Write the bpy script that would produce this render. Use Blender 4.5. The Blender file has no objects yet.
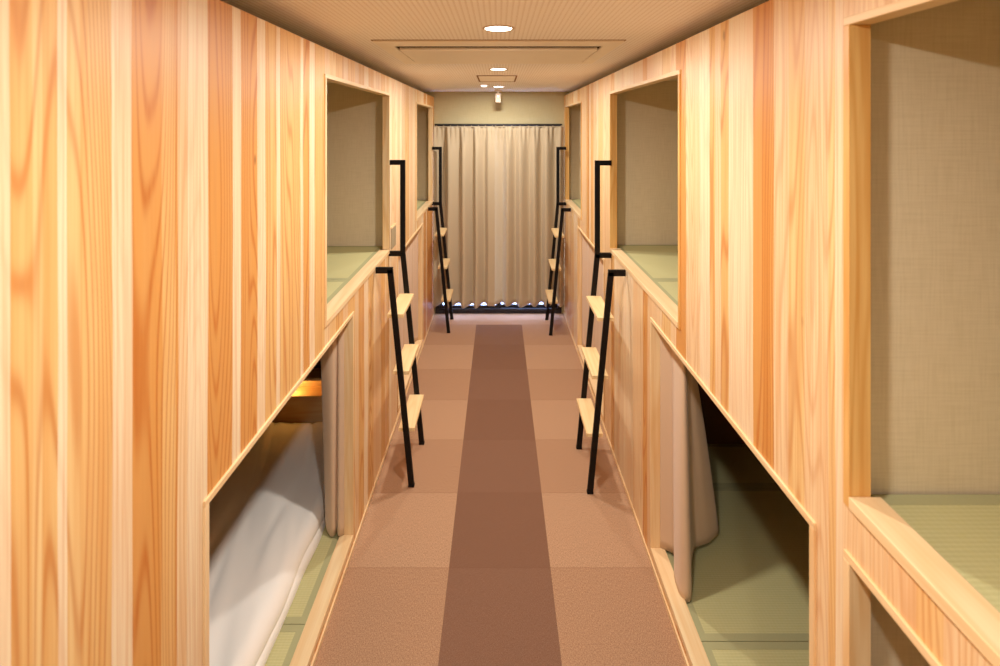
import bpy, bmesh, math, random
from mathutils import Vector, noise as mnoise
C = bpy.context.scene.collection
R = random.Random(7)
WL, WR = 0.750, 0.762          # distance of the left and right wooden fronts from the camera axis
CAMH = 2.175
CEIL = 2.58

# ------------------------------------------------------------------ materials
def srgb(r, g, b):
    f = lambda c: ((c/255+0.055)/1.055)**2.4 if c > 10 else c/255/12.92
    return (f(r), f(g), f(b), 1)

class NT:
    def __init__(self, name):
        self.m = bpy.data.materials.new(name); self.m.use_nodes = True
        self.t = self.m.node_tree; self.n = self.t.nodes
        self.b = self.n['Principled BSDF']
    def new(self, typ, **kw):
        n = self.n.new(typ)
        for k, v in kw.items(): setattr(n, k, v)
        return n
    def set(self, sock, v):
        if isinstance(v, bpy.types.NodeSocket): self.t.links.new(v, sock)
        else: sock.default_value = v
    def math(self, op, a, b=0.0, c=None, clamp=False):
        n = self.new('ShaderNodeMath', operation=op, use_clamp=clamp)
        self.set(n.inputs[0], a); self.set(n.inputs[1], b)
        if c is not None: self.set(n.inputs[2], c)
        return n.outputs[0]
    def pos(self):
        g = self.new('ShaderNodeNewGeometry'); s = self.new('ShaderNodeSeparateXYZ')
        self.t.links.new(g.outputs['Position'], s.inputs[0]); return s.outputs
    def vec(self, x, y, z):
        n = self.new('ShaderNodeCombineXYZ')
        for i, v in enumerate((x, y, z)): self.set(n.inputs[i], v)
        return n.outputs[0]
    def noise(self, vec, scale=1.0, detail=2.0, rough=0.5):
        n = self.new('ShaderNodeTexNoise'); self.t.links.new(vec, n.inputs['Vector'])
        n.inputs['Scale'].default_value = scale; n.inputs['Detail'].default_value = detail
        n.inputs['Roughness'].default_value = rough
        return n.outputs['Fac']
    def mix(self, fac, a, b, blend='MIX'):
        n = self.new('ShaderNodeMix', data_type='RGBA', blend_type=blend)
        self.set(n.inputs[0], fac); self.set(n.inputs[6], a); self.set(n.inputs[7], b)
        return n.outputs[2]
    def maprange(self, v, a, b, c=0.0, d=1.0, smooth=False):
        n = self.new('ShaderNodeMapRange'); n.interpolation_type = 'SMOOTHSTEP' if smooth else 'LINEAR'
        self.set(n.inputs[0], v)
        for i, x in enumerate((a, b, c, d)): n.inputs[i+1].default_value = x
        return n.outputs[0]
    def bump(self, h, strength=0.2, dist=0.002):
        n = self.new('ShaderNodeBump'); n.inputs['Strength'].default_value = strength
        n.inputs['Distance'].default_value = dist
        self.t.links.new(h, n.inputs['Height']); self.t.links.new(n.outputs[0], self.b.inputs['Normal'])
    def out(self, col, rough=0.5, spec=0.3):
        self.set(self.b.inputs['Base Color'], col)
        self.set(self.b.inputs['Roughness'], rough)
        self.b.inputs['Specular IOR Level'].default_value = spec
        return self.m

CREAM = (245, 227, 192); PALE = (242, 215, 172); TAN = (232, 192, 128); ORG = (217, 159, 90); DEEP = (206, 140, 70); LTAN = (238, 207, 148)

def facade_mat(name, strips, y0, ymid, y1, seed):
    """vertical cedar boards: the tone of every board by its place along the wall, plus grain, rings and knots"""
    N = NT(name); X, Y, Z = N.pos()
    wv = N.noise(N.vec(N.math('MULTIPLY', Y, 3.0), N.math('MULTIPLY', Z, 0.9), seed), 1.0, 2.0)
    Yw = N.math('ADD', Y, N.math('MULTIPLY', N.math('SUBTRACT', wv, 0.5), 0.022))
    cols = []
    for (a, b) in ((y0, ymid), (ymid, y1)):
        rp = N.new('ShaderNodeValToRGB'); cr = rp.color_ramp; cr.interpolation = 'CONSTANT'
        st = [s for s in strips if a <= s[0] < b]
        prev = [s for s in strips if s[0] < a]
        c0 = prev[-1][1] if prev else st[0][1]
        cr.elements[0].position = 0; cr.elements[0].color = srgb(*c0)
        cr.elements.remove(cr.elements[1])
        for (p, c) in st[:31]:
            e = cr.elements.new(min(1, max(0.0005, (p-a)/(b-a)))); e.color = srgb(*c)
        N.set(rp.inputs[0], N.maprange(Yw, a, b)); cols.append(rp.outputs[0])
    base = N.mix(N.math('GREATER_THAN', Yw, ymid), cols[0], cols[1])
    sep = N.new('ShaderNodeSeparateColor'); N.set(sep.inputs[0], base)
    heart = N.maprange(sep.outputs[2], srgb(*CREAM)[2], srgb(*ORG)[2])       # 0 pale sapwood, 1 heartwood
    # fine straight grain
    g1 = N.noise(N.vec(N.math('MULTIPLY', Y, 170.0), N.math('MULTIPLY', Z, 1.6), seed), 1.0, 3.0, 0.6)
    g2 = N.noise(N.vec(N.math('MULTIPLY', Y, 38.0), N.math('MULTIPLY', Z, 0.7), seed+4), 1.0, 2.0, 0.5)
    # cathedral rings
    rn = N.noise(N.vec(N.math('MULTIPLY', Y, 6.5), N.math('MULTIPLY', Z, 0.42), seed+9), 1.0, 1.2, 0.35)
    ph = N.math('ADD', N.math('MULTIPLY', rn, 150.0), N.math('MULTIPLY', Y, 190.0))
    ring = N.math('POWER', N.math('ADD', N.math('MULTIPLY', N.math('SINE', ph), 0.5), 0.5), 4.0)
    c = N.mix(N.math('MULTIPLY', N.maprange(g2, 0.35, 0.7), N.math('MULTIPLY_ADD', heart, 0.40, 0.12)), base, srgb(220, 152, 70))
    c = N.mix(N.math('MULTIPLY', ring, N.math('MULTIPLY_ADD', heart, 0.72, 0.12)), c, srgb(188, 106, 40))
    c = N.mix(N.math('MULTIPLY', N.maprange(g1, 0.42, 0.68), 0.5), c, srgb(212, 146, 76))
    # broad tone drift
    bd = N.noise(N.vec(N.math('MULTIPLY', Y, 5.0), N.math('MULTIPLY', Z, 0.8), seed+2), 1.0, 2.0)
    c = N.mix(N.math('MULTIPLY', N.maprange(bd, 0.52, 0.75), 0.35), c, srgb(232, 164, 98))
    # knots
    vo = N.new('ShaderNodeTexVoronoi'); N.set(vo.inputs['Vector'], N.vec(N.math('MULTIPLY', Y, 7.0), N.math('MULTIPLY', Z, 3.2), seed))
    vo.inputs['Scale'].default_value = 1.0
    kn = N.math('MULTIPLY', N.maprange(vo.outputs['Distance'], 0.075, 0.03), 1.0)
    sc = N.new('ShaderNodeSeparateColor'); N.set(sc.inputs[0], vo.outputs['Color'])
    kn = N.math('MULTIPLY', kn, N.math('GREATER_THAN', sc.outputs[0], 0.5))
    kn = N.math('MULTIPLY', kn, N.math('MULTIPLY_ADD', heart, 0.75, 0.05))
    c = N.mix(N.math('MULTIPLY', kn, 0.85), c, srgb(120, 62, 28))
    N.bump(g1, 0.06, 0.001)
    return N.out(c, 0.42, 0.35)

def strips_from_px(pairs, k, side):
    """(pixel where a board begins, tone) -> (distance, tone); k = wall offset in pixel-metres"""
    out = [(k/abs(498.5-px), c) for px, c in pairs]
    return sorted(out)

def fill(lo, hi, r):
    out, y, i = [], lo, 0
    pal = [ORG, CREAM, TAN, PALE, LTAN, TAN, PALE, TAN, PALE, ORG, LTAN]
    while y < hi-0.03:
        c = r.choice(pal) if i % 2 else r.choice([CREAM, PALE, CREAM, LTAN])
        j = r.randint(-5, 5)
        out.append((y, (min(255, c[0]+j), c[1]+j, c[2]+j)))
        y += (r.uniform(.045, .085) if i % 2 == 0 else r.uniform(.07, .15)); i += 1
    return out

Lpx = [(0, TAN), (2.5, CREAM), (5, TAN), (28, LTAN), (40, TAN), (56, CREAM), (65, LTAN), (80, TAN), (108, PALE), (111, CREAM), (131, ORG), (160, TAN), (174, ORG), (177, PALE),
       (187, CREAM), (206, ORG), (232, CREAM), (240, ORG), (257, CREAM), (265, TAN), (276, CREAM), (280, TAN), (300, CREAM), (303, ORG), (309, CREAM), (314, TAN), (324, PALE)]
Ls = strips_from_px(Lpx, 372, 'L')
Lstr = fill(-1.5, 0.74, random.Random(3)) + Ls + fill(2.20, 5.7, random.Random(11))
Rpx = [(679, ORG), (687, PALE), (700, CREAM), (710, TAN), (716, PALE), (722, TAN), (729.6, CREAM), (754, ORG), (764, DEEP), (770, ORG), (776, PALE), (790, LTAN), (806, PALE), (830, LTAN), (838, CREAM), (846, PALE)]
# a tone given at pixel p reaches outwards on the right (towards the camera), so it ends at p: shift by one
rp_sorted = sorted(Rpx)                                     # growing pixel = nearer
Rstrip = []
for i in range(len(rp_sorted)-1, -1, -1):
    near_px = rp_sorted[i+1][0] if i+1 < len(rp_sorted) else 856
    Rstrip.append((378/(near_px-498.5), rp_sorted[i][1]))
Rstr = fill(-1.5, 1.05, random.Random(5)) + Rstrip + fill(2.12, 5.7, random.Random(21))
Lstr.sort(key=lambda s: s[0]); Rstr.sort(key=lambda s: s[0])
def thin(st, a, m, b):
    lo = [s for s in st if a <= s[0] < m]; hi = [s for s in st if m <= s[0] < b]
    return lo[-31:] + hi[:31]
Lstr = thin(Lstr, 0.3, 2.62, 6); Rstr = thin(Rstr, 0.3, 2.9, 6)
M_left = facade_mat('cedar_boards_left', Lstr, 0.3, 2.62, 5.8, 1.3)
M_right = facade_mat('cedar_boards_right', Rstr, 0.0, 2.9, 5.8, 6.1)

def wood(name, axis, light=(242, 214, 168), dark=(222, 172, 108), amt=0.6, ring_s=45.0):
    """axis: direction the grain runs, 0 x, 1 y, 2 z"""
    N = NT(name); P = N.pos()
    k = [60.0, 60.0, 60.0]; k[axis] = 1.6
    v = N.vec(*[N.math('MULTIPLY', P[i], k[i]) for i in range(3)])
    k2 = [9.0, 9.0, 9.0]; k2[axis] = 0.9
    v2 = N.vec(*[N.math('MULTIPLY', P[i], k2[i]) for i in range(3)])
    g = N.noise(v, 1.0, 3.0, 0.6); q = N.noise(v2, 1.0, 1.5)
    ring = N.math('POWER', N.math('ADD', N.math('MULTIPLY', N.math('SINE', N.math('MULTIPLY', q, ring_s)), 0.5), 0.5), 2.0)
    c = N.mix(N.math('MULTIPLY', N.maprange(g, 0.4, 0.7), amt*0.6), srgb(*light), srgb(*dark))
    c = N.mix(N.math('MULTIPLY', ring, amt*0.5), c, srgb(*dark))
    N.bump(g, 0.05, 0.001)
    return N.out(c, 0.42, 0.35)

M_wy = wood('pale_cypress_along_corridor', 1)
M_wz = wood('pale_cypress_upright', 2, amt=0.9)
M_wx = wood('pale_pine_tread', 1, (242, 214, 162), (222, 176, 110))
M_wc = wood('cypress_crosswise', 0)
M_wzd = wood('cypress_upright_figured', 2, (230, 184, 112), (204, 138, 60), 1.0, 60)

def plain(name, col, rough=0.5, spec=0.3, metal=0.0, nscale=0, namt=0.1, bump=0):
    N = NT(name); N.b.inputs['Metallic'].default_value = metal
    c = srgb(*col)
    if nscale:
        X, Y, Z = N.pos(); n = N.noise(N.vec(X, Y, Z), nscale, 3.0)
        c2 = tuple(v*(1-namt) for v in c[:3])+(1,)
        c = N.mix(n, c, c2)
        if bump: N.bump(n, bump, 0.002)
    return N.out(c, rough, spec)

def weave(name, col, col2, s=420.0, bumpk=0.15, amt=0.5):
    """woven wallpaper: irregular threads both ways"""
    N = NT(name); X, Y, Z = N.pos()
    H = N.math('ADD', X, Y)
    a = N.noise(N.vec(N.math('MULTIPLY', H, s*.5), N.math('MULTIPLY', Z, 9.0), 0.0), 1.0, 2.0)
    b = N.noise(N.vec(N.math('MULTIPLY', H, 9.0), N.math('MULTIPLY', Z, s*.5), 3.0), 1.0, 2.0)
    m = N.math('ADD', N.maprange(a, 0.4, 0.7), N.maprange(b, 0.4, 0.7))
    c = N.mix(N.math('MULTIPLY', m, amt), srgb(*col), srgb(*col2))
    N.bump(m, bumpk, 0.001)
    return N.out(c, 0.8, 0.15)

M_paper = weave('woven_beige_wallpaper', (224, 206, 172), (206, 186, 148), amt=0.35)
M_khaki = weave('khaki_wallpaper', (194, 180, 138), (180, 166, 124), 300, 0.05, 0.3)
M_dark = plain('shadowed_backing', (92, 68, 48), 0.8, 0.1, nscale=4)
M_black = plain('black_powder_coated_steel', (13, 9, 10), 0.5, 0.2, nscale=300, namt=0.3)
M_rubber = plain('black_rubber', (14, 12, 12), 0.8, 0.2, nscale=200)
M_alu = plain('black_anodised_frame', (20, 18, 26), 0.35, 0.5, nscale=80)
M_white = plain('off_white_plastic', (206, 184, 160), 0.5, 0.3, nscale=20, namt=0.04)
M_whiter = plain('white_plastic', (238, 226, 214), 0.5, 0.3, nscale=20, namt=0.04)
M_acpanel = plain('beige_aircon_panel', (246, 238, 226), 0.5, 0.3, nscale=10, namt=0.05)
M_grey = plain('greyish_plate', (168, 152, 122), 0.6, 0.2, nscale=30)
M_brown = plain('shade_brown_end_wall', (112, 78, 52), 0.6, 0.2, nscale=12)  # deep shade of the lower bunks put into the end wall colour
M_outline = plain('dark_outline', (150, 112, 80), 0.8, 0.1, nscale=30)
M_slot = plain('dark_slot', (52, 34, 24), 0.8, 0.1, nscale=30)
M_lens = plain('dark_lens', (20, 16, 18), 0.2, 0.6, nscale=30)

def cloth(name, col, s=500, rough=0.85, var=0.12, transl=0.0):
    N = NT(name); X, Y, Z = N.pos()
    n = N.noise(N.vec(N.math('MULTIPLY', N.math('ADD', X, Y), s), N.math('MULTIPLY', Z, s), 0.0), 1.0, 2.0)
    n2 = N.noise(N.vec(X, Y, Z), 3.0, 2.0)
    c0 = srgb(*col); c1 = tuple(v*(1-var) for v in c0[:3])+(1,)
    c = N.mix(N.math('MULTIPLY', N.math('ADD', n, n2), 0.5), c0, c1)
    N.bump(n, 0.1, 0.0008)
    m = N.out(c, rough, 0.1)
    N.b.inputs['Sheen Weight'].default_value = 0.2
    return m
M_curt = cloth('beige_blackout_curtain', (198, 180, 150))
M_curtb = cloth('beige_bunk_curtain', (220, 190, 160))
M_sheet = cloth('white_cotton_sheet', (252, 248, 242), 700, 0.9, 0.02)

def carpet():
    N = NT('carpet_tiles'); X, Y, Z = N.pos()
    v = N.vec(X, Y, 0.0)
    n1 = N.noise(v, 260.0, 2.0, 0.7); n2 = N.noise(v, 900.0, 1.0)
    n3 = N.noise(N.vec(N.math('MULTIPLY', X, 420.0), N.math('MULTIPLY', Y, 90.0), 0.0), 1.0, 2.0)
    lane = N.math('MULTIPLY', N.math('GREATER_THAN', X, -0.244), N.math('LESS_THAN', X, 0.256))
    lane = N.math('MULTIPLY', lane, N.math('LESS_THAN', Y, 5.445))
    ty = N.math('DIVIDE', N.math('SUBTRACT', Y, 2.445), 0.5)
    row = N.math('FLOOR', ty); odd = N.math('ABSOLUTE', N.math('MODULO', row, 2.0))
    fr = N.math('FRACT', N.math('ADD', ty, 40.0))
    edge = N.math('MAXIMUM', N.math('LESS_THAN', fr, 0.007), N.math('GREATER_THAN', fr, 0.993))
    c = N.mix(lane, N.mix(odd, srgb(199, 159, 125), srgb(188, 147, 114)), N.mix(odd, srgb(128, 92, 72), srgb(133, 97, 77)))
    sp = N.math('ADD', N.math('MULTIPLY', n1, 0.6), N.math('MULTIPLY', n3, 0.4))
    c = N.mix(N.maprange(sp, 0.40, 0.60, 0.0, 0.62), c, srgb(104, 72, 54))
    c = N.mix(N.maprange(n2, 0.55, 0.8, 0.0, 0.3), c, srgb(212, 186, 168))
    c = N.mix(N.math('MULTIPLY', edge, 0.22), c, srgb(110, 74, 56))
    N.bump(sp, 0.35, 0.003)
    return N.out(c, 0.95, 0.08)
M_carpet = carpet()

def ceiling_mat():
    N = NT('perforated_ceiling_board'); X, Y, Z = N.pos()
    fx = N.math('ABSOLUTE', N.math('SUBTRACT', N.math('FRACT', N.math('ADD', N.math('DIVIDE', X, 0.0195), 200.0)), 0.5))
    fy = N.math('ABSOLUTE', N.math('SUBTRACT', N.math('FRACT', N.math('ADD', N.math('DIVIDE', Y, 0.013), 400.0)), 0.5))
    d = N.math('SQRT', N.math('ADD', N.math('POWER', N.math('MULTIPLY', fx, 1.5), 2.0), N.math('POWER', fy, 2.0)))
    hole = N.maprange(d, 0.40, 0.22)
    n = N.noise(N.vec(X, Y, 0.0), 60.0, 2.0)
    c = N.mix(N.math('MULTIPLY', hole, 0.38), N.mix(n, srgb(248, 246, 246), srgb(244, 241, 240)), srgb(176, 156, 136))
    return N.out(c, 0.75, 0.15)
M_ceil = ceiling_mat()

def tatami(name, base, alt):
    N = NT(name); X, Y, Z = N.pos()
    a = N.math('SINE', N.math('MULTIPLY', Y, 2*math.pi/0.011))
    n = N.noise(N.vec(N.math('MULTIPLY', X, 12.0), N.math('MULTIPLY', Y, 500.0), 0.0), 1.0, 2.0)
    n2 = N.noise(N.vec(N.math('MULTIPLY', X, 60.0), N.math('MULTIPLY', Y, 60.0), 0.0), 1.0, 1.0)
    b = N.math('SINE', N.math('MULTIPLY', X, 2*math.pi/0.016))
    m = N.math('ADD', N.math('MULTIPLY', a, 0.18), N.math('ADD', N.math('MULTIPLY', n, 0.6), N.math('MULTIPLY', b, 0.05)))
    c = N.mix(N.math('ADD', m, 0.1, clamp=True), srgb(*base), srgb(*alt))
    c = N.mix(N.maprange(n2, 0.5, 0.75, 0, 0.25), c, srgb(196, 188, 120))
    N.bump(m, 0.25, 0.001)
    return N.out(c, 0.6, 0.25)
M_tat = tatami('green_rush_tatami', (206, 200, 148), (180, 174, 120))
M_tatb = plain('tatami_border_cloth', (176, 172, 128), 0.7, 0.15, nscale=200, namt=0.1)

def emis(name, col, st):
    N = NT(name); N.b.inputs['Emission Color'].default_value = (*col, 1); N.b.inputs['Emission Strength'].default_value = st
    return N.out((*col, 1))
M_lamp = emis('downlight_glow', (1.0, 0.93, 0.82), 14)
M_bulb = emis('warm_reading_bulb', (1.0, 0.72, 0.35), 30)
M_headglow = emis('soft_head_glow', (1.0, 0.9, 0.85), 2.0)

def glass():
    N = NT('window_glass')
    N.b.inputs['Transmission Weight'].default_value = 1.0; N.b.inputs['IOR'].default_value = 1.02
    return N.out((0.9, 0.95, 1, 1), 0.0, 0.3)
M_glass = glass()

# ------------------------------------------------------------------ mesh helpers
def box(bm, x0, x1, y0, y1, z0, z1, bev=0.0):
    x0, x1 = min(x0, x1), max(x0, x1)
    vs = [bm.verts.new((x, y, z)) for x in (x0, x1) for y in (y0, y1) for z in (z0, z1)]
    f = [(0, 1, 3, 2), (4, 6, 7, 5), (0, 4, 5, 1), (2, 3, 7, 6), (0, 2, 6, 4), (1, 5, 7, 3)]
    fs = [bm.faces.new([vs[i] for i in q]) for q in f]
    if bev:
        es = list({e for q in fs for e in q.edges})
        bmesh.ops.bevel(bm, geom=es, offset=bev, segments=2, affect='EDGES', profile=0.5)

def cyl(bm, c, r, h, axis=2, seg=24, r2=None):
    r2 = r if r2 is None else r2
    A, B = [], []
    for i in range(seg):
        a = 2*math.pi*i/seg; u, v = math.cos(a), math.sin(a)
        def P(rr, t):
            p = [0, 0, 0]; o = [k for k in range(3) if k != axis]
            p[o[0]] = rr*u; p[o[1]] = rr*v; p[axis] = t
            return (c[0]+p[0], c[1]+p[1], c[2]+p[2])
        A.append(bm.verts.new(P(r, 0))); B.append(bm.verts.new(P(r2, h)))
    for i in range(seg):
        j = (i+1) % seg; bm.faces.new((A[i], A[j], B[j], B[i]))
    bm.faces.new(A[::-1]); bm.faces.new(B)

def obar(bm, p, q, wx, wy, bev=0.002):
    """square tube between two points p, q lying in a plane of constant y; wx across, wy deep"""
    p, q = Vector(p), Vector(q); d = (q-p).normalized(); n = Vector((d.z, 0, -d.x))
    vs = []
    for e in (p, q):
        for s, t in ((-1, -1), (1, -1), (1, 1), (-1, 1)):
            vs.append(bm.verts.new(e + n*s*wx/2 + Vector((0, t*wy/2, 0))))
    fs = [bm.faces.new([vs[i] for i in f]) for f in ((3, 2, 1, 0), (4, 5, 6, 7), (0, 1, 5, 4), (1, 2, 6, 5), (2, 3, 7, 6), (3, 0, 4, 7))]
    if bev: bmesh.ops.bevel(bm, geom=list({e for f in fs for e in f.edges}), offset=bev, segments=1, affect='EDGES')

def link(name, bm, mat, parent=None, smooth=False, off=(0, 0, 0)):
    """bm is in world coordinates; the object's own origin is put at its parent's"""
    bmesh.ops.recalc_face_normals(bm, faces=bm.faces)
    o_ = Vector(off)
    if parent is not None: o_ = root_loc(parent)
    for v in bm.verts: v.co -= o_
    me = bpy.data.meshes.new(name); bm.to_mesh(me); bm.free()
    for p in me.polygons: p.use_smooth = smooth
    me.materials.append(mat)
    o = bpy.data.objects.new(name, me); C.objects.link(o)
    if parent is not None: o.parent = parent
    else: o.location = o_
    return o

def root_loc(o):
    v = Vector(o.location)
    while o.parent: o = o.parent; v = v + Vector(o.location)
    return v

def tag(o, label, cat, group=None, kind=None):
    o['label'] = label; o['category'] = cat
    if group: o['group'] = group
    if kind: o['kind'] = kind
    return o

def empty(name, loc, label, cat, group=None):
    o = bpy.data.objects.new(name, None); o.empty_display_size = 0.1; C.objects.link(o); o.location = loc
    return tag(o, label, cat, group)

def struct(name, bm, mat, parent=None):
    o = link(name, bm, mat, parent)
    if parent is None: o['kind'] = 'structure'
    return o

def bmbox(*a, **k):
    bm = bmesh.new(); box(bm, *a, **k); return bm

# ------------------------------------------------------------------ room shell
YB, YF, XO = -1.6, 5.78, 1.95
struct('floor', bmbox(-XO, XO, YB, YF, -0.05, 0), M_carpet)
struct('ceiling', bmbox(-XO, XO, YB, YF, CEIL, CEIL+0.05), M_ceil)
struct('wall_left', bmbox(-XO-0.05, -XO, YB, YF, -0.05, CEIL+0.05), M_dark)
struct('wall_right', bmbox(XO, XO+0.05, YB, YF, -0.05, CEIL+0.05), M_dark)
struct('wall_near', bmbox(-XO, XO, YB-0.05, YB, -0.05, CEIL+0.05), M_khaki)
bm = bmesh.new()
DX0, DX1, DZ = -0.735, 0.735, 2.205
box(bm, -XO, DX0, YF, YF+0.08, -0.05, CEIL+0.05); box(bm, DX1, XO, YF, YF+0.08, -0.05, CEIL+0.05)
box(bm, DX0, DX1, YF, YF+0.08, DZ, CEIL+0.05)
box(bm, DX0, DX1, YF, YF+0.08, -0.05, 0.0)
struct('wall_far', bm, M_khaki)
# the glazed door behind the curtains
bm = bmesh.new(); t = 0.045
box(bm, DX0, DX1, YF-0.012, YF+0.07, DZ-0.028, DZ, 0.002); box(bm, DX0, DX1, YF-0.012, YF+0.07, 0.0, 0.055, 0.002)
box(bm, DX0, DX0+t, YF-0.012, YF+0.07, 0.055, DZ-0.028, 0.002); box(bm, DX1-t, DX1, YF-0.012, YF+0.07, 0.055, DZ-0.028, 0.002)
w = link('window_1', bm, M_alu); w['kind'] = 'structure'
for (a, b, yy) in ((DX0+t, 0.03, YF+0.012), (-0.03, DX1-t, YF+0.042)):
    bm = bmesh.new(); s = 0.04
    box(bm, a, a+s, yy, yy+0.025, 0.055, DZ-0.028); box(bm, b-s, b, yy, yy+0.025, 0.055, DZ-0.028)
    box(bm, a+s, b-s, yy, yy+0.025, 0.055, 0.085); box(bm, a+s, b-s, yy, yy+0.025, DZ-0.07, DZ-0.028)
    sh = link('window_sash', bm, M_alu, w)
    link('window_glass', bmbox(a+s, b-s, yy+0.010, yy+0.014, 0.085, DZ-0.07), M_glass, sh)

# ------------------------------------------------------------------ wooden bunk fronts
def panel(side, W, y0, y1, zt, holes, th=0.035):
    """a sheet of boards with rectangular openings; holes = (y0, y1, z0, z1)"""
    ys = sorted({y0, y1, *[h[i] for h in holes for i in (0, 1)]}); zs = sorted({0.0, zt, *[h[i] for h in holes for i in (2, 3)]})
    ys = [y for y in ys if y0 <= y <= y1]
    solid = lambda i, j: 0 <= i < len(ys)-1 and 0 <= j < len(zs)-1 and not any(h[0]-1e-6 <= ys[i] and ys[i+1] <= h[1]+1e-6 and h[2]-1e-6 <= zs[j] and zs[j+1] <= h[3]+1e-6 for h in holes)
    bm = bmesh.new(); V = {}
    def v(k, i, j):
        if (k, i, j) not in V: V[k, i, j] = bm.verts.new((side*(W+k*th), ys[i], zs[j]))
        return V[k, i, j]
    for i in range(len(ys)-1):
        for j in range(len(zs)-1):
            if not solid(i, j): continue
            for k in (0, 1): bm.faces.new((v(k, i, j), v(k, i+1, j), v(k, i+1, j+1), v(k, i, j+1)))
            for (di, dj, a, b) in ((-1, 0, (i, j), (i, j+1)), (1, 0, (i+1, j), (i+1, j+1)), (0, -1, (i, j), (i+1, j)), (0, 1, (i, j+1), (i+1, j+1))):
                if not solid(i+di, j+dj): bm.faces.new((v(0, *a), v(0, *b), v(1, *b), v(1, *a)))
    return bm

T = 0.018
def frame(side, W, h, parent, mat_jamb, depth=0.042):
    """thin lining boards round an opening; h is the clear opening"""
    y0, y1, z0, z1 = h; xa, xb = side*(W-0.006), side*(W+depth)
    zb = z0-0.026
    f = link('opening_frame', bmbox(xa, xb, y0-T, y1+T, z1, z1+T, bev=0.0015), M_wy, parent)
    for (a, b) in ((y0-T, y0), (y1, y1+T)):
        link('jamb_board', bmbox(xa, xb, a, b, zb, z1, bev=0.0012), mat_jamb, f)
    return f

def bunk(side, W, y0, y1, zt, upper, lower, endU, endL, startI, label, base_from=None):
    loc = (side*W, y0, 0)
    b = empty('bunk_bed', loc, label, 'bunk bed', 'bunk beds along the corridor')
    mat = M_left if side < 0 else M_right
    holes = []
    for h in (upper, lower):
        if h: holes.append((h[0]-T, h[1]+T, h[2]-0.026, h[3]+T))
    link('board_front', panel(side, W, y0, y1, zt, holes), mat, b)
    if upper:
        frame(side, W, upper, b, M_wzd if side > 0 else M_wz)
        link('bed_sill', bmbox(side*(W-0.008), side*(W+0.062), upper[0]+.0005, upper[1]-.0005, upper[2]-0.026, upper[2], bev=0.002), M_wy, b)
    if lower:
        frame(side, W, lower, b, M_wz)
        link('bed_sill', bmbox(side*(W-0.008), side*(W+0.062), lower[0]+.0005, lower[1]-.0005, lower[2]-0.026, lower[2], bev=0.002), M_wy, b)
    link('kick_strip', bmbox(side*(W-0.007), side*W, y0, y1, 0.0, 0.022, bev=0.0015), M_wy, b)
    xi, xo = W+0.05, 1.92
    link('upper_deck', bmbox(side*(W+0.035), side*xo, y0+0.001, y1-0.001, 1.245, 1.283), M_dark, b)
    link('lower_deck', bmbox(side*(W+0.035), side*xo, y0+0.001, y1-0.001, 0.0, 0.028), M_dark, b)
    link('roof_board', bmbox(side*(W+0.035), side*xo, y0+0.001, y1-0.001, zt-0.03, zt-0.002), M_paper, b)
    link('side_lining', bmbox(side*(xo-0.015), side*xo, y0+0.001, y1-0.001, 0.03, zt-0.03), M_dark, b)  # dark colour stands in for shade, keeps bounce low inside the bunk
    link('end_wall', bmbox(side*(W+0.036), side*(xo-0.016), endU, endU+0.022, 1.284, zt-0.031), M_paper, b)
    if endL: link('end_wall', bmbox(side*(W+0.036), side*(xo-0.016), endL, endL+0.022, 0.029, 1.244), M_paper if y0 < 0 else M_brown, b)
    return b

LT, RT = 2.515, 2.530
U1L, L1L = (2.152, 3.385, 1.335, 2.385), (1.277, 2.540, 0.085, 1.205)
U2L, L2L = (4.530, 5.600, 1.335, 2.385), (3.690, 4.860, 0.085, 1.205)
U0R, L0R = (-0.35, 1.070, 1.377, 2.395), (-0.35, 1.070, 0.085, 1.231)
U1R, L1R = (2.092, 3.360, 1.350, 2.395), (1.208, 2.462, 0.085, 1.205)
U2R, L2R = (4.560, 5.640, 1.345, 2.395), (3.576, 4.750, 0.085, 1.205)
blank = empty('wall_panelling', (-WL, -1.59, 0), 'plain cedar board wall without openings in the left foreground', 'panelling')
link('board_front', panel(-1, WL, -1.59, 1.195, LT, []), M_left, blank)
link('kick_strip', bmbox(-WL, -(WL-0.007), -1.59, 1.195, 0, 0.022, bev=0.0015), M_wy, blank)
link('roof_board', bmbox(-(WL+0.036), -1.92, -1.59, 1.19, LT-0.03, LT-0.002), M_paper, blank)
bunk(-1, WL, 1.196, 3.584, LT, U1L, L1L, 3.53, 3.585, 1.2, 'two-level cedar bunk on the left, white futon in its lower opening')
bunk(-1, WL, 3.585, 5.775, LT, U2L, L2L, 5.745, 5.745, 3.6, 'two-level cedar bunk on the left at the far end beside the window curtain')
bunk(1, WR, -1.59, 1.150, RT, U0R, L0R, 1.127, 1.127, -1.5, 'two-level cedar bunk in the right foreground, green mat inside its upper opening')
bunk(1, WR, 1.151, 3.552, RT, U1R, L1R, 3.526, 3.30, 1.2, 'two-level cedar bunk on the right, open lower bed with drawn back beige curtain')
bunk(1, WR, 3.553, 5.775, RT, U2R, L2R, 5.745, 5.745, 3.6, 'two-level cedar bunk on the right at the far end beside the window curtain')

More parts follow.
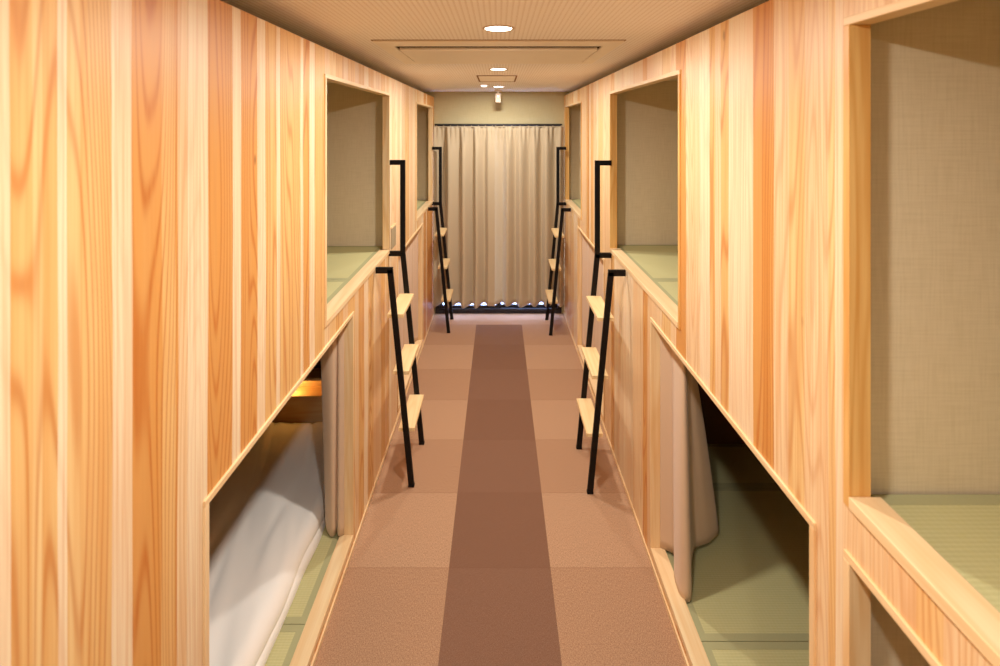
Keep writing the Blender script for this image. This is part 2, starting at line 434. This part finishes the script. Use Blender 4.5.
# ------------------------------------------------------------------ tatami mats
def mat(side, x0, x1, y0, y1, zt, label, group):
    z0 = zt-0.038
    r = empty('tatami_mat', (side*x0, y0, z0), label, 'tatami mat', group)
    g = 0.0015
    link('rush_surface', bmbox(side*(x0+g), side*(x1-g), y0+g, y1-g, z0, zt, bev=0.003), M_tat, r)
    bm = bmesh.new(); e = 0.032; zz = zt+0.0008
    box(bm, side*(x0+g), side*(x0+e), y0+g, y1-g, zt-0.02, zz); box(bm, side*(x1-e), side*(x1-g), y0+g, y1-g, zt-0.02, zz)
    box(bm, side*(x0+e), side*(x1-e), y0+g, y0+e, zt-0.02, zz); box(bm, side*(x0+e), side*(x1-e), y1-e, y1-g, zt-0.02, zz)
    link('edge_band', bm, M_tatb, r)
XA = 0.064
ZU, ZL = 1.325, 0.067
def mats(side, W, cuts, z, labels, group):
    for i in range(len(cuts)-1):
        if labels[i]: mat(side, W+XA, 1.88, cuts[i], cuts[i+1], z, labels[i], group)
mats(-1, WL, [1.21, 2.10, 3.00, 3.58], ZL, ['green tatami mat nearest the camera in the lower left bunk', 'middle green tatami mat in the lower left bunk under the futon', 'green tatami mat at the far end of the lower left bunk'], 'mats of the lower left bunk')
mats(-1, WL, [1.90, 2.75, 3.525], ZU, ['green tatami mat in upper left bunk, nearer one of two', 'green tatami mat in upper left bunk, against its end wall'], 'mats of the upper left bunk')
mats(-1, WL, [4.40, 5.10, 5.74], ZU, ['green tatami mat in the far left upper bunk, nearer one', 'green tatami mat in the far left upper bunk, by the window end'], 'mats of the far left upper bunk')
mats(1, WR, [1.20, 2.03, 2.90, 3.295], ZL, ['green tatami mat nearest the camera in the lower right bunk', 'green tatami mat beside the drawn back curtain in lower right bunk', 'green tatami mat in deep shade at the end of lower right bunk'], 'mats of the lower right bunk')
mats(1, WR, [1.85, 2.715, 3.52], ZU+.01, ['green tatami mat in upper right bunk, nearer one of two', 'green tatami mat in upper right bunk, against its end wall'], 'mats of the upper right bunk')
mats(1, WR, [-0.4, 1.122], ZU+.018, ['large green tatami mat in the right foreground upper bunk'], 'mat of the foreground bunk')
mats(1, WR, [4.45, 5.10, 5.74], ZU+.01, ['green tatami mat in the far right upper bunk, nearer one', 'green tatami mat in the far right upper bunk, by the window end'], 'mats of the far right upper bunk')
mats(1, WR, [0.2, 1.122], ZL, ['green tatami mat in the right foreground lower bunk'], 'mat of the foreground lower bunk')

# ------------------------------------------------------------------ futon with white sheet
fu = empty('futon', (-1.4, 2.3, ZL+0.001), 'white sheeted futon lying in the lower left bunk', 'futon')
bm = bmesh.new(); nx, ny = 60, 120
fx0, fx1, fy0, fy1 = -0.925, -1.86, 1.25, 3.435
zb, hgt = ZL+0.002, 0.10
grid = []
for i in range(nx+1):
    row = []
    for j in range(ny+1):
        u, v = i/nx, j/ny
        x = fx0+(fx1-fx0)*u; y = fy0+(fy1-fy0)*v
        du, dv = min(u, 1-u)*abs(fx1-fx0), min(v, 1-v)*(fy1-fy0)
        e = min(1, du/0.075); f = min(1, dv/0.09)
        prof = math.sqrt(max(0, 1-(1-e)**2))*math.sqrt(max(0, 1-(1-f)**2))
        z = zb + hgt*prof
        w1 = mnoise.noise(Vector((x*5+y*2.2, y*1.1-x*2, 0.3)))
        w2 = mnoise.noise(Vector((x*16+y*5, y*3.0, 4.3)))
        ridge = abs(mnoise.noise(Vector((x*7.5+y*1.9, y*0.9, 9.1))))
        z += prof*(0.012*w1+0.004*w2-0.010*(1-min(1, ridge*6)))
        x += (1-e)*0.012*mnoise.noise(Vector((0, y*4, 1)))
        row.append(bm.verts.new((x, y, z)))
    grid.append(row)
for i in range(nx):
    for j in range(ny): bm.faces.new((grid[i][j], grid[i+1][j], grid[i+1][j+1], grid[i][j+1]))
edge = [grid[i][0] for i in range(nx+1)] + [grid[nx][j] for j in range(1, ny+1)] + [grid[i][ny] for i in range(nx-1, -1, -1)] + [grid[0][j] for j in range(ny-1, 0, -1)]
bm.faces.new(edge)
link('sheet', bm, M_sheet, fu, True)
bm = bmesh.new()       # the loose hem of the sheet lying along the mat
rows = []
for j in range(81):
    y = 1.26+2.1*j/80; k = 0.006*mnoise.noise(Vector((y*5, 2, 0)))
    rows.append([bm.verts.new(p) for p in ((-0.955, y, zb+0.050), (-0.928+k, y, zb+0.022), (-0.912+k*1.6, y, zb+0.003))])
for a, b in zip(rows, rows[1:]):
    for q in (0, 1): bm.faces.new((a[q], a[q+1], b[q+1], b[q]))
hem = link('sheet_hem', bm, M_sheet, fu, True); md = hem.modifiers.new('s', 'SOLIDIFY'); md.thickness = 0.002; md.offset = 1

# ------------------------------------------------------------------ head shelf with reading lamp in the lower left bunk
sh = empty('head_shelf', (-1.35, 3.50, ZL), 'low wooden head shelf at the end of the lower left bunk', 'shelf')
link('top_board', bmbox(-1.86, -1.00, 3.44, 3.583, 0.410, 0.430, bev=0.002), M_wc, sh)
link('middle_board', bmbox(-1.86, -1.00, 3.44, 3.583, 0.287, 0.305, bev=0.002), M_wc, sh)
link('front_board', bmbox(-1.86, -1.00, 3.440, 3.456, ZL+0.001, 0.287, bev=0.002), M_wc, sh)
for xa in (-1.02, -1.86):
    link('side_board', bmbox(xa, xa+0.02, 3.457, 3.583, ZL+0.001, 0.287), M_wc, sh); link('side_board', bmbox(xa, xa+0.02, 3.45, 3.583, 0.305, 0.410), M_wc, sh)
link('back_board', bmbox(-1.84, -1.02, 3.570, 3.583, 0.305, 0.410), M_wc, sh)
rl = empty('reading_lamp', (-1.47, 3.50, 0.306), 'small glowing warm lamp on the head shelf of lower left bunk', 'lamp')
bm = bmesh.new(); cyl(bm, (-1.47, 3.50, 0.306), 0.018, 0.010); link('lamp_base', bm, M_whiter, rl)
bm = bmesh.new(); bmesh.ops.create_uvsphere(bm, u_segments=16, v_segments=10, radius=0.013)
for v in bm.verts: v.co += Vector((-1.47, 3.50, 0.328))
link('bulb', bm, M_bulb, rl, True)

# ------------------------------------------------------------------ bunk curtains
def sheet_between(top, bot, zt, zb_, n=8, rows=26, bulge=None):
    """cloth hung from a top path to a bottom path (lists of (x, y)); smoothed with Catmull-Rom"""
    def cr(P, t):
        m = len(P)-1; s = min(int(t*m), m-1); f = t*m-s
        p0, p1, p2, p3 = P[max(s-1, 0)], P[s], P[s+1], P[min(s+2, m)]
        return [0.5*((2*p1[k])+(-p0[k]+p2[k])*f+(2*p0[k]-5*p1[k]+4*p2[k]-p3[k])*f*f+(-p0[k]+3*p1[k]-3*p2[k]+p3[k])*f**3) for k in range(len(p1))]
    bm = bmesh.new(); cols = n*(len(top)-1); g = []
    for r in range(rows+1):
        v = r/rows; row = []
        for c in range(cols+1):
            t = c/cols; a = cr(top, t); b = cr(bot, t)
            e = v**0.8
            x = a[0]+(b[0]-a[0])*e; y = a[1]+(b[1]-a[1])*e
            zz = b[2] if len(b) > 2 else zb_
            z = zt+(zz-zt)*v
            row.append(bm.verts.new((x, y, z)))
        g.append(row)
    for r in range(rows):
        for c in range(cols): bm.faces.new((g[r][c], g[r][c+1], g[r+1][c+1], g[r+1][c]))
    return bm

def bunk_curtain(side, W, top, bot, zt, zb_, label, rail, n=6):
    r = empty('bunk_curtain', (side*(W+0.06), rail[0], zb_), label, 'curtain', 'beige curtains of the lower bunks')
    o = link('cloth', sheet_between([(side*a, b) for a, b in top], [(side*p[0],)+tuple(p[1:]) for p in bot], zt, zb_, n), M_curtb, r, True)
    md = o.modifiers.new('s', 'SOLIDIFY'); md.thickness = 0.003
    bm = bmesh.new(); cyl(bm, (side*(W+0.085), rail[0], 1.222), 0.008, rail[1]-rail[0], axis=1, seg=12)
    link('rail', bm, M_whiter, r)
    return r
# right: drawn back, one bright fold by the post and a second flaring into the bunk
bunk_curtain(1, WR,
    [(.802, 2.460), (.842, 2.42), (.832, 2.39), (.836, 2.33), (.845, 2.275), (.862, 2.285), (.870, 2.33), (.862, 2.36), (.868, 2.37), (.878, 2.34), (.890, 2.36), (.880, 2.42), (.870, 2.45)],
    [(.802, 2.460, .085), (.850, 2.43, .085), (.850, 2.40, .08), (.815, 2.30, .077), (.811, 2.205, .072), (.855, 2.20, .078), (.905, 2.33, .09), (.96, 2.43, .10), (1.00, 2.45, .105), (1.06, 2.48, .10), (1.135, 2.56, .10), (1.06, 2.66, .10), (.95, 2.68, .10)],
    1.215, 0.075, 'beige curtain drawn back in the lower right bunk, its fold flaring inward', (1.22, 2.46))
# left: drawn back against the far post
bunk_curtain(-1, WL,
    [(.790, 2.537), (.812, 2.525), (.822, 2.535), (.830, 2.505), (.850, 2.495), (.880, 2.495), (.905, 2.505), (.91, 2.55), (.922, 2.57), (.928, 2.60), (.935, 2.64), (.945, 2.67)],
    [(.790, 2.537, .09), (.815, 2.528, .09), (.830, 2.560, .09), (.842, 2.538, .082), (.858, 2.540, .080), (.885, 2.565, .088), (.900, 2.590, .095), (.903, 2.61, .10), (.904, 2.63, .10), (.905, 2.64, .10), (.905, 2.66, .10), (.905, 2.69, .10)],
    1.215, 0.078, 'beige curtain drawn back beside the white futon in lower left bunk', (1.30, 2.54))
def closed(side, W, y0, y1, label):
    top, bot, y, i = [], [], y0+0.02, 0
    rr = random.Random(int(y0*100)+side)
    while y < y1-0.04:
        a = 0.016 if i % 2 else -0.016
        top.append((W+0.068+a*0.5, y)); bot.append((W+0.070+a+rr.uniform(-.006, .006), y+rr.uniform(-.012, .012), 0.085))
        y += rr.uniform(.045, .085); i += 1
    top.append((W+0.040, y1-0.003)); bot.append((W+0.040, y1-0.003, 0.085))
    bunk_curtain(side, W, top, bot, 1.215, 0.085, label, (y0, y1), 4)
closed(-1, WL, 3.70, 4.86, 'beige curtain pulled closed across the far left lower bunk')
closed(1, WR, 3.58, 4.75, 'beige curtain pulled closed across the far right lower bunk')

# ------------------------------------------------------------------ window curtains
def win_curtain(x0, x1, seed, label, a0=None, a1=0.0):
    rr = random.Random(seed)
    r = empty('window_curtain', ((x0+x1)/2, 5.68, 0.1), label, 'curtain', 'beige curtains over the far window')
    bm = bmesh.new(); pts = []; x = x0; i = 0
    knots = []
    while x < x1:
        knots.append((x, (0.050 if i % 2 else -0.050)*rr.uniform(.55, 1.15))); x += rr.uniform(.035, .055) if i % 2 else rr.uniform(.085, .125); i += 1
    while knots[-1][0] > x1-0.02: knots.pop()
    knots.append((x1, a1))
    if a0 is not None: knots[0] = (x0, a0)
    def amp(xx):
        for a, b in zip(knots, knots[1:]):
            if a[0] <= xx <= b[0]:
                t = (xx-a[0])/(b[0]-a[0]); t = t*t*(3-2*t); return a[1]+(b[1]-a[1])*t
        return 0
    nc, nr = 200, 40; g = []; zt, zl = 2.172, 0.112
    for k in range(nr+1):
        v = k/nr; row = []
        for c in range(nc+1):
            u = c/nc; xx = x0+(x1-x0)*u
            a = amp(xx)
            pinch = 0.35+0.65*min(1, v*7)
            top = 0.010*math.sin(xx*2*math.pi/0.052)*(1-min(1, v*9))
            drift = 0.012*mnoise.noise(Vector((xx*5, v*2.2, seed)))*v
            y = 5.695+a*pinch*(0.8+0.35*v)+top+drift
            hem = 0.010+0.030*mnoise.noise(Vector((xx*5, 0, seed+3)))+0.22*a
            z = zt+(zl+hem-zt)*v
            row.append(bm.verts.new((xx+drift*1.0, y, z)))
        g.append(row)
    for k in range(nr):
        for c in range(nc): bm.faces.new((g[k][c], g[k][c+1], g[k+1][c+1], g[k+1][c]))
    o = link('cloth', bm, M_curt, r, True); md = o.modifiers.new('s', 'SOLIDIFY'); md.thickness = 0.003
    bm = bmesh.new(); box(bm, x0, x1, 5.691, 5.699, 2.168, 2.178)
    for k in range(9):
        xx = x0+0.03+(x1-x0-0.06)*k/8; cyl(bm, (xx, 5.695, 2.176), 0.004, 0.014, seg=8)
    link('heading_tape', bm, M_curt, r)
win_curtain(-0.740, -0.040, 5, 'left half of the beige pleated curtain over the far window', None, -0.030)
win_curtain(-0.065, 0.750, 14, 'right half of the beige pleated curtain over the far window', 0.022, 0.0)
bm = bmesh.new(); box(bm, -0.73, 0.73, 5.680, 5.710, 2.190, 2.206, 0.002)
for xx in (-0.5, 0.0, 0.5): box(bm, xx-0.012, xx+0.012, 5.710, 5.768, 2.194, 2.204)
cr_ = link('curtain_rail', bm, M_alu); tag(cr_, 'thin dark curtain rail above the far window curtains', 'curtain rail')

# ------------------------------------------------------------------ ladders
def ladder(side, W, yn, yf, label):
    s = side; w = 0.034; d = 0.022
    r = empty('bunk_ladder', (s*0.535, (yn+yf)/2, 0), label, 'ladder', 'black steel ladders with wooden treads')
    xb, xt = 0.527 if s < 0 else 0.544, 0.656 if s < 0 else 0.668
    ztop = 1.300
    # near stringer, ends in a hook to the wall
    bm = bmesh.new(); obar(bm, (s*xb, yn, 0.012), (s*xt, yn, ztop+0.012), w, d)
    link('stringer', bm, M_black, r)
    bm = bmesh.new(); box(bm, s*(xt-0.017), s*(W-0.008), yn-d/2, yn+d/2, ztop-0.012, ztop+0.024, 0.0015); link('wall_hook', bm, M_black, r)
    # far stringer, rises into a grab handle
    bm = bmesh.new(); obar(bm, (s*xb, yf, 0.012), (s*xt, yf, ztop+0.012), w, d)
    link('stringer', bm, M_black, r)
    bm = bmesh.new(); box(bm, s*(xt-0.017), s*(xt+0.017), yf-d/2, yf+d/2, ztop-0.012, 1.946, 0.0015)
    box(bm, s*(xt+0.017), s*(W-0.000), yf-d/2, yf+d/2, 1.912, 1.946, 0.0015)
    link('grab_handle', bm, M_black, r)
    bm = bmesh.new(); box(bm, s*(xt+0.017), s*(W-0.000), yf-d/2, yf+d/2, ztop-0.012, ztop+0.022, 0.0015); link('wall_hook', bm, M_black, r)
    for yy in (yn, yf):
        bm = bmesh.new(); box(bm, s*(xb-0.019), s*(xb+0.018), yy-0.013, yy+0.013, 0, 0.014, 0.0015); link('foot_cap', bm, M_rubber, r)
    for z in (0.345, 0.690, 1.035):
        xc = xb+(xt-xb)*z/ztop
        link('tread', bmbox(s*(xc-0.052), s*(xc+0.046), yn+d/2+0.001, yf-d/2-0.001, z-0.022, z, bev=0.002), M_wx, r)
ladder(-1, WL, 3.00, 3.40, 'black ladder with three wooden treads on the left beside the white futon bunk')
ladder(-1, WL, 5.23, 5.60, 'black ladder with wooden treads at the far left beside the window')
ladder(1, WR, 2.945, 3.352, 'black ladder with three wooden treads on the right, the nearer one there')
ladder(1, WR, 5.17, 5.58, 'black ladder with wooden treads at the far right beside the window')

# small plate on the left boards behind the grab handle
pl = empty('wall_plate', (-WL, 3.52, 1.31), 'small greyish plate on the left boards behind the ladder handle', 'plate')
link('plate', bmbox(-WL, -(WL-0.006), 3.455, 3.60, 1.318, 1.462, bev=0.001), M_grey, pl)
link('top_edge', bmbox(-WL, -(WL-0.009), 3.45, 3.605, 1.462, 1.474, bev=0.001), M_wy, pl)

# ------------------------------------------------------------------ ceiling fittings
def downlight(y, label):
    r = empty('downlight', (0, y, CEIL), label, 'ceiling light', 'round recessed ceiling downlights')
    bm = bmesh.new(); seg = 40
    prof = [(0.066, 0.0), (0.066, -0.003), (0.061, -0.006), (0.056, -0.004), (0.055, -0.001)]
    rings = [[bm.verts.new((q*math.cos(2*math.pi*i/seg), y+q*math.sin(2*math.pi*i/seg), CEIL+z)) for i in range(seg)] for q, z in prof]
    for a, b in zip(rings, rings[1:]):
        for i in range(seg): bm.faces.new((a[i], a[(i+1) % seg], b[(i+1) % seg], b[i]))
    link('trim_ring', bm, M_white, r, True)
    bm = bmesh.new(); cyl(bm, (0, y, CEIL-0.0025), 0.055, 0.002, seg=40); link('lens', bm, M_lamp, r)
    return r
LY = [(0.55, 'recessed downlight nearest the camera above the corridor'), (2.04, 'brightest recessed downlight in front of the air conditioner panel'),
      (3.49, 'recessed downlight just beyond the air conditioner panel'), (5.02, 'recessed downlight closest to the far window')]
for y, l in LY: downlight(y, l)

ac = empty('ceiling_air_conditioner', (0, 2.7, CEIL), 'long flush air conditioner panel set in the ceiling', 'air conditioner')
bm = bmesh.new(); 
box(bm, -0.59, 0.59, 2.32, 2.45, CEIL-0.010, CEIL-0.0005, 0.003); box(bm, -0.59, 0.59, 3.05, 3.13, CEIL-0.010, CEIL-0.0005, 0.003)
box(bm, -0.59, -0.515, 2.45, 3.05, CEIL-0.010, CEIL-0.0005, 0.003); box(bm, 0.515, 0.59, 2.45, 3.05, CEIL-0.010, CEIL-0.0005, 0.003)
link('outer_frame', bm, M_acpanel, ac)
link('edge_shadow', bmbox(-0.597, 0.597, 2.313, 3.137, CEIL-0.002, CEIL-0.0002), M_outline, ac)  # shadow line round the frame, drawn as a darker strip
link('air_slot', bmbox(-0.515, 0.515, 2.45, 3.05, CEIL-0.004, CEIL-0.0021), M_slot, ac)
link('centre_panel', bmbox(-0.500, 0.500, 2.505, 3.035, CEIL-0.020, CEIL-0.0045, bev=0.004), M_acpanel, ac)
ha = empty('ceiling_hatch', (-0.01, 4.2, CEIL), 'square access hatch in the ceiling beyond the air conditioner', 'hatch')
bm = bmesh.new(); e = 0.012; a0, a1, b0, b1 = -0.175, 0.15, 3.93, 4.45
box(bm, a0, a1, b0, b0+e, CEIL-0.005, CEIL-0.0003); box(bm, a0, a1, b1-e, b1, CEIL-0.005, CEIL-0.0003); box(bm, a0, a0+e, b0+e, b1-e, CEIL-0.005, CEIL-0.0003); box(bm, a1-e, a1, b0+e, b1-e, CEIL-0.005, CEIL-0.0003)
link('hatch_frame', bm, M_outline, ha)
link('hatch_panel', bmbox(a0+e+.002, a1-e-.002, b0+e+.002, b1-e-.002, CEIL-0.003, CEIL-0.0003), M_acpanel, ha)
sd = empty('smoke_detector', (-0.14, 4.80, CEIL), 'tiny round white detector on the ceiling left of the farthest downlight', 'detector')
bm = bmesh.new(); cyl(bm, (-0.14, 4.80, CEIL-0.006), 0.045, 0.0057, r2=0.05); link('base', bm, M_whiter, sd, True)
bm = bmesh.new(); cyl(bm, (-0.14, 4.80, CEIL-0.022), 0.022, 0.016, r2=0.034); link('sensor_head', bm, M_headglow, sd)
cm = empty('security_camera', (-0.005, 5.50, CEIL), 'small white camera hanging from the ceiling before the far wall', 'camera')
bm = bmesh.new(); box(bm, -0.045, 0.038, 5.46, 5.54, CEIL-0.014, CEIL-0.0005, 0.003); link('mount', bm, M_whiter, cm)
bm = bmesh.new(); box(bm, -0.014, 0.006, 5.49, 5.51, CEIL-0.04, CEIL-0.014); link('stem', bm, M_whiter, cm)
bm = bmesh.new(); box(bm, -0.034, 0.026, 5.465, 5.53, CEIL-0.14, CEIL-0.038, 0.006); link('body', bm, M_white, cm)
bm = bmesh.new(); cyl(bm, (-0.004, 5.461, CEIL-0.075), 0.012, 0.006, axis=1, seg=16); link('lens', bm, M_lens, cm)

# ------------------------------------------------------------------ lights
def spot(y, e):
    l = bpy.data.lights.new('downlight_beam', 'AREA'); l.shape = 'DISK'; l.size = 0.10; l.energy = e; l.color = (1.0, 0.945, 0.86)
    o = bpy.data.objects.new('downlight_beam', l); C.objects.link(o); o.location = (0, y, CEIL-0.012)
for y, e in ((-0.9, 22), (0.55, 22.5), (2.04, 27), (3.49, 27), (5.02, 24)): spot(y, e)
l = bpy.data.lights.new('reading_lamp_light', 'POINT'); l.energy = 0.45; l.color = (1.0, 0.50, 0.10); l.shadow_soft_size = 0.012
o = bpy.data.objects.new('reading_lamp_light', l); C.objects.link(o); o.location = (-1.42, 3.47, 0.355)

W_ = bpy.data.worlds.new('daylight'); bpy.context.scene.world = W_; W_.use_nodes = True
bg = W_.node_tree.nodes['Background']; bg.inputs[0].default_value = (0.42, 0.55, 1.0, 1); bg.inputs[1].default_value = 16

# ------------------------------------------------------------------ camera
cam = bpy.data.cameras.new('camera'); co = bpy.data.objects.new('camera', cam); C.objects.link(co)
co.location = (0, 0, CAMH); co.rotation_euler = (math.pi/2, 0, 0)
cam.sensor_width = 36; cam.lens = 496*36/1000; cam.shift_x = 0.0015; cam.shift_y = -0.2065
cam.clip_start = 0.05
cam.dof.use_dof = True; cam.dof.focus_distance = 3.2; cam.dof.aperture_fstop = 3.2
sc = bpy.context.scene; sc.camera = co
sc.view_settings.view_transform = 'Standard'; sc.view_settings.look = 'None'
sc.view_settings.exposure = -0.31; sc.view_settings.gamma = 1.05
sc.cycles.max_bounces = 10; sc.cycles.diffuse_bounces = 6
sc.cycles.use_denoising = True
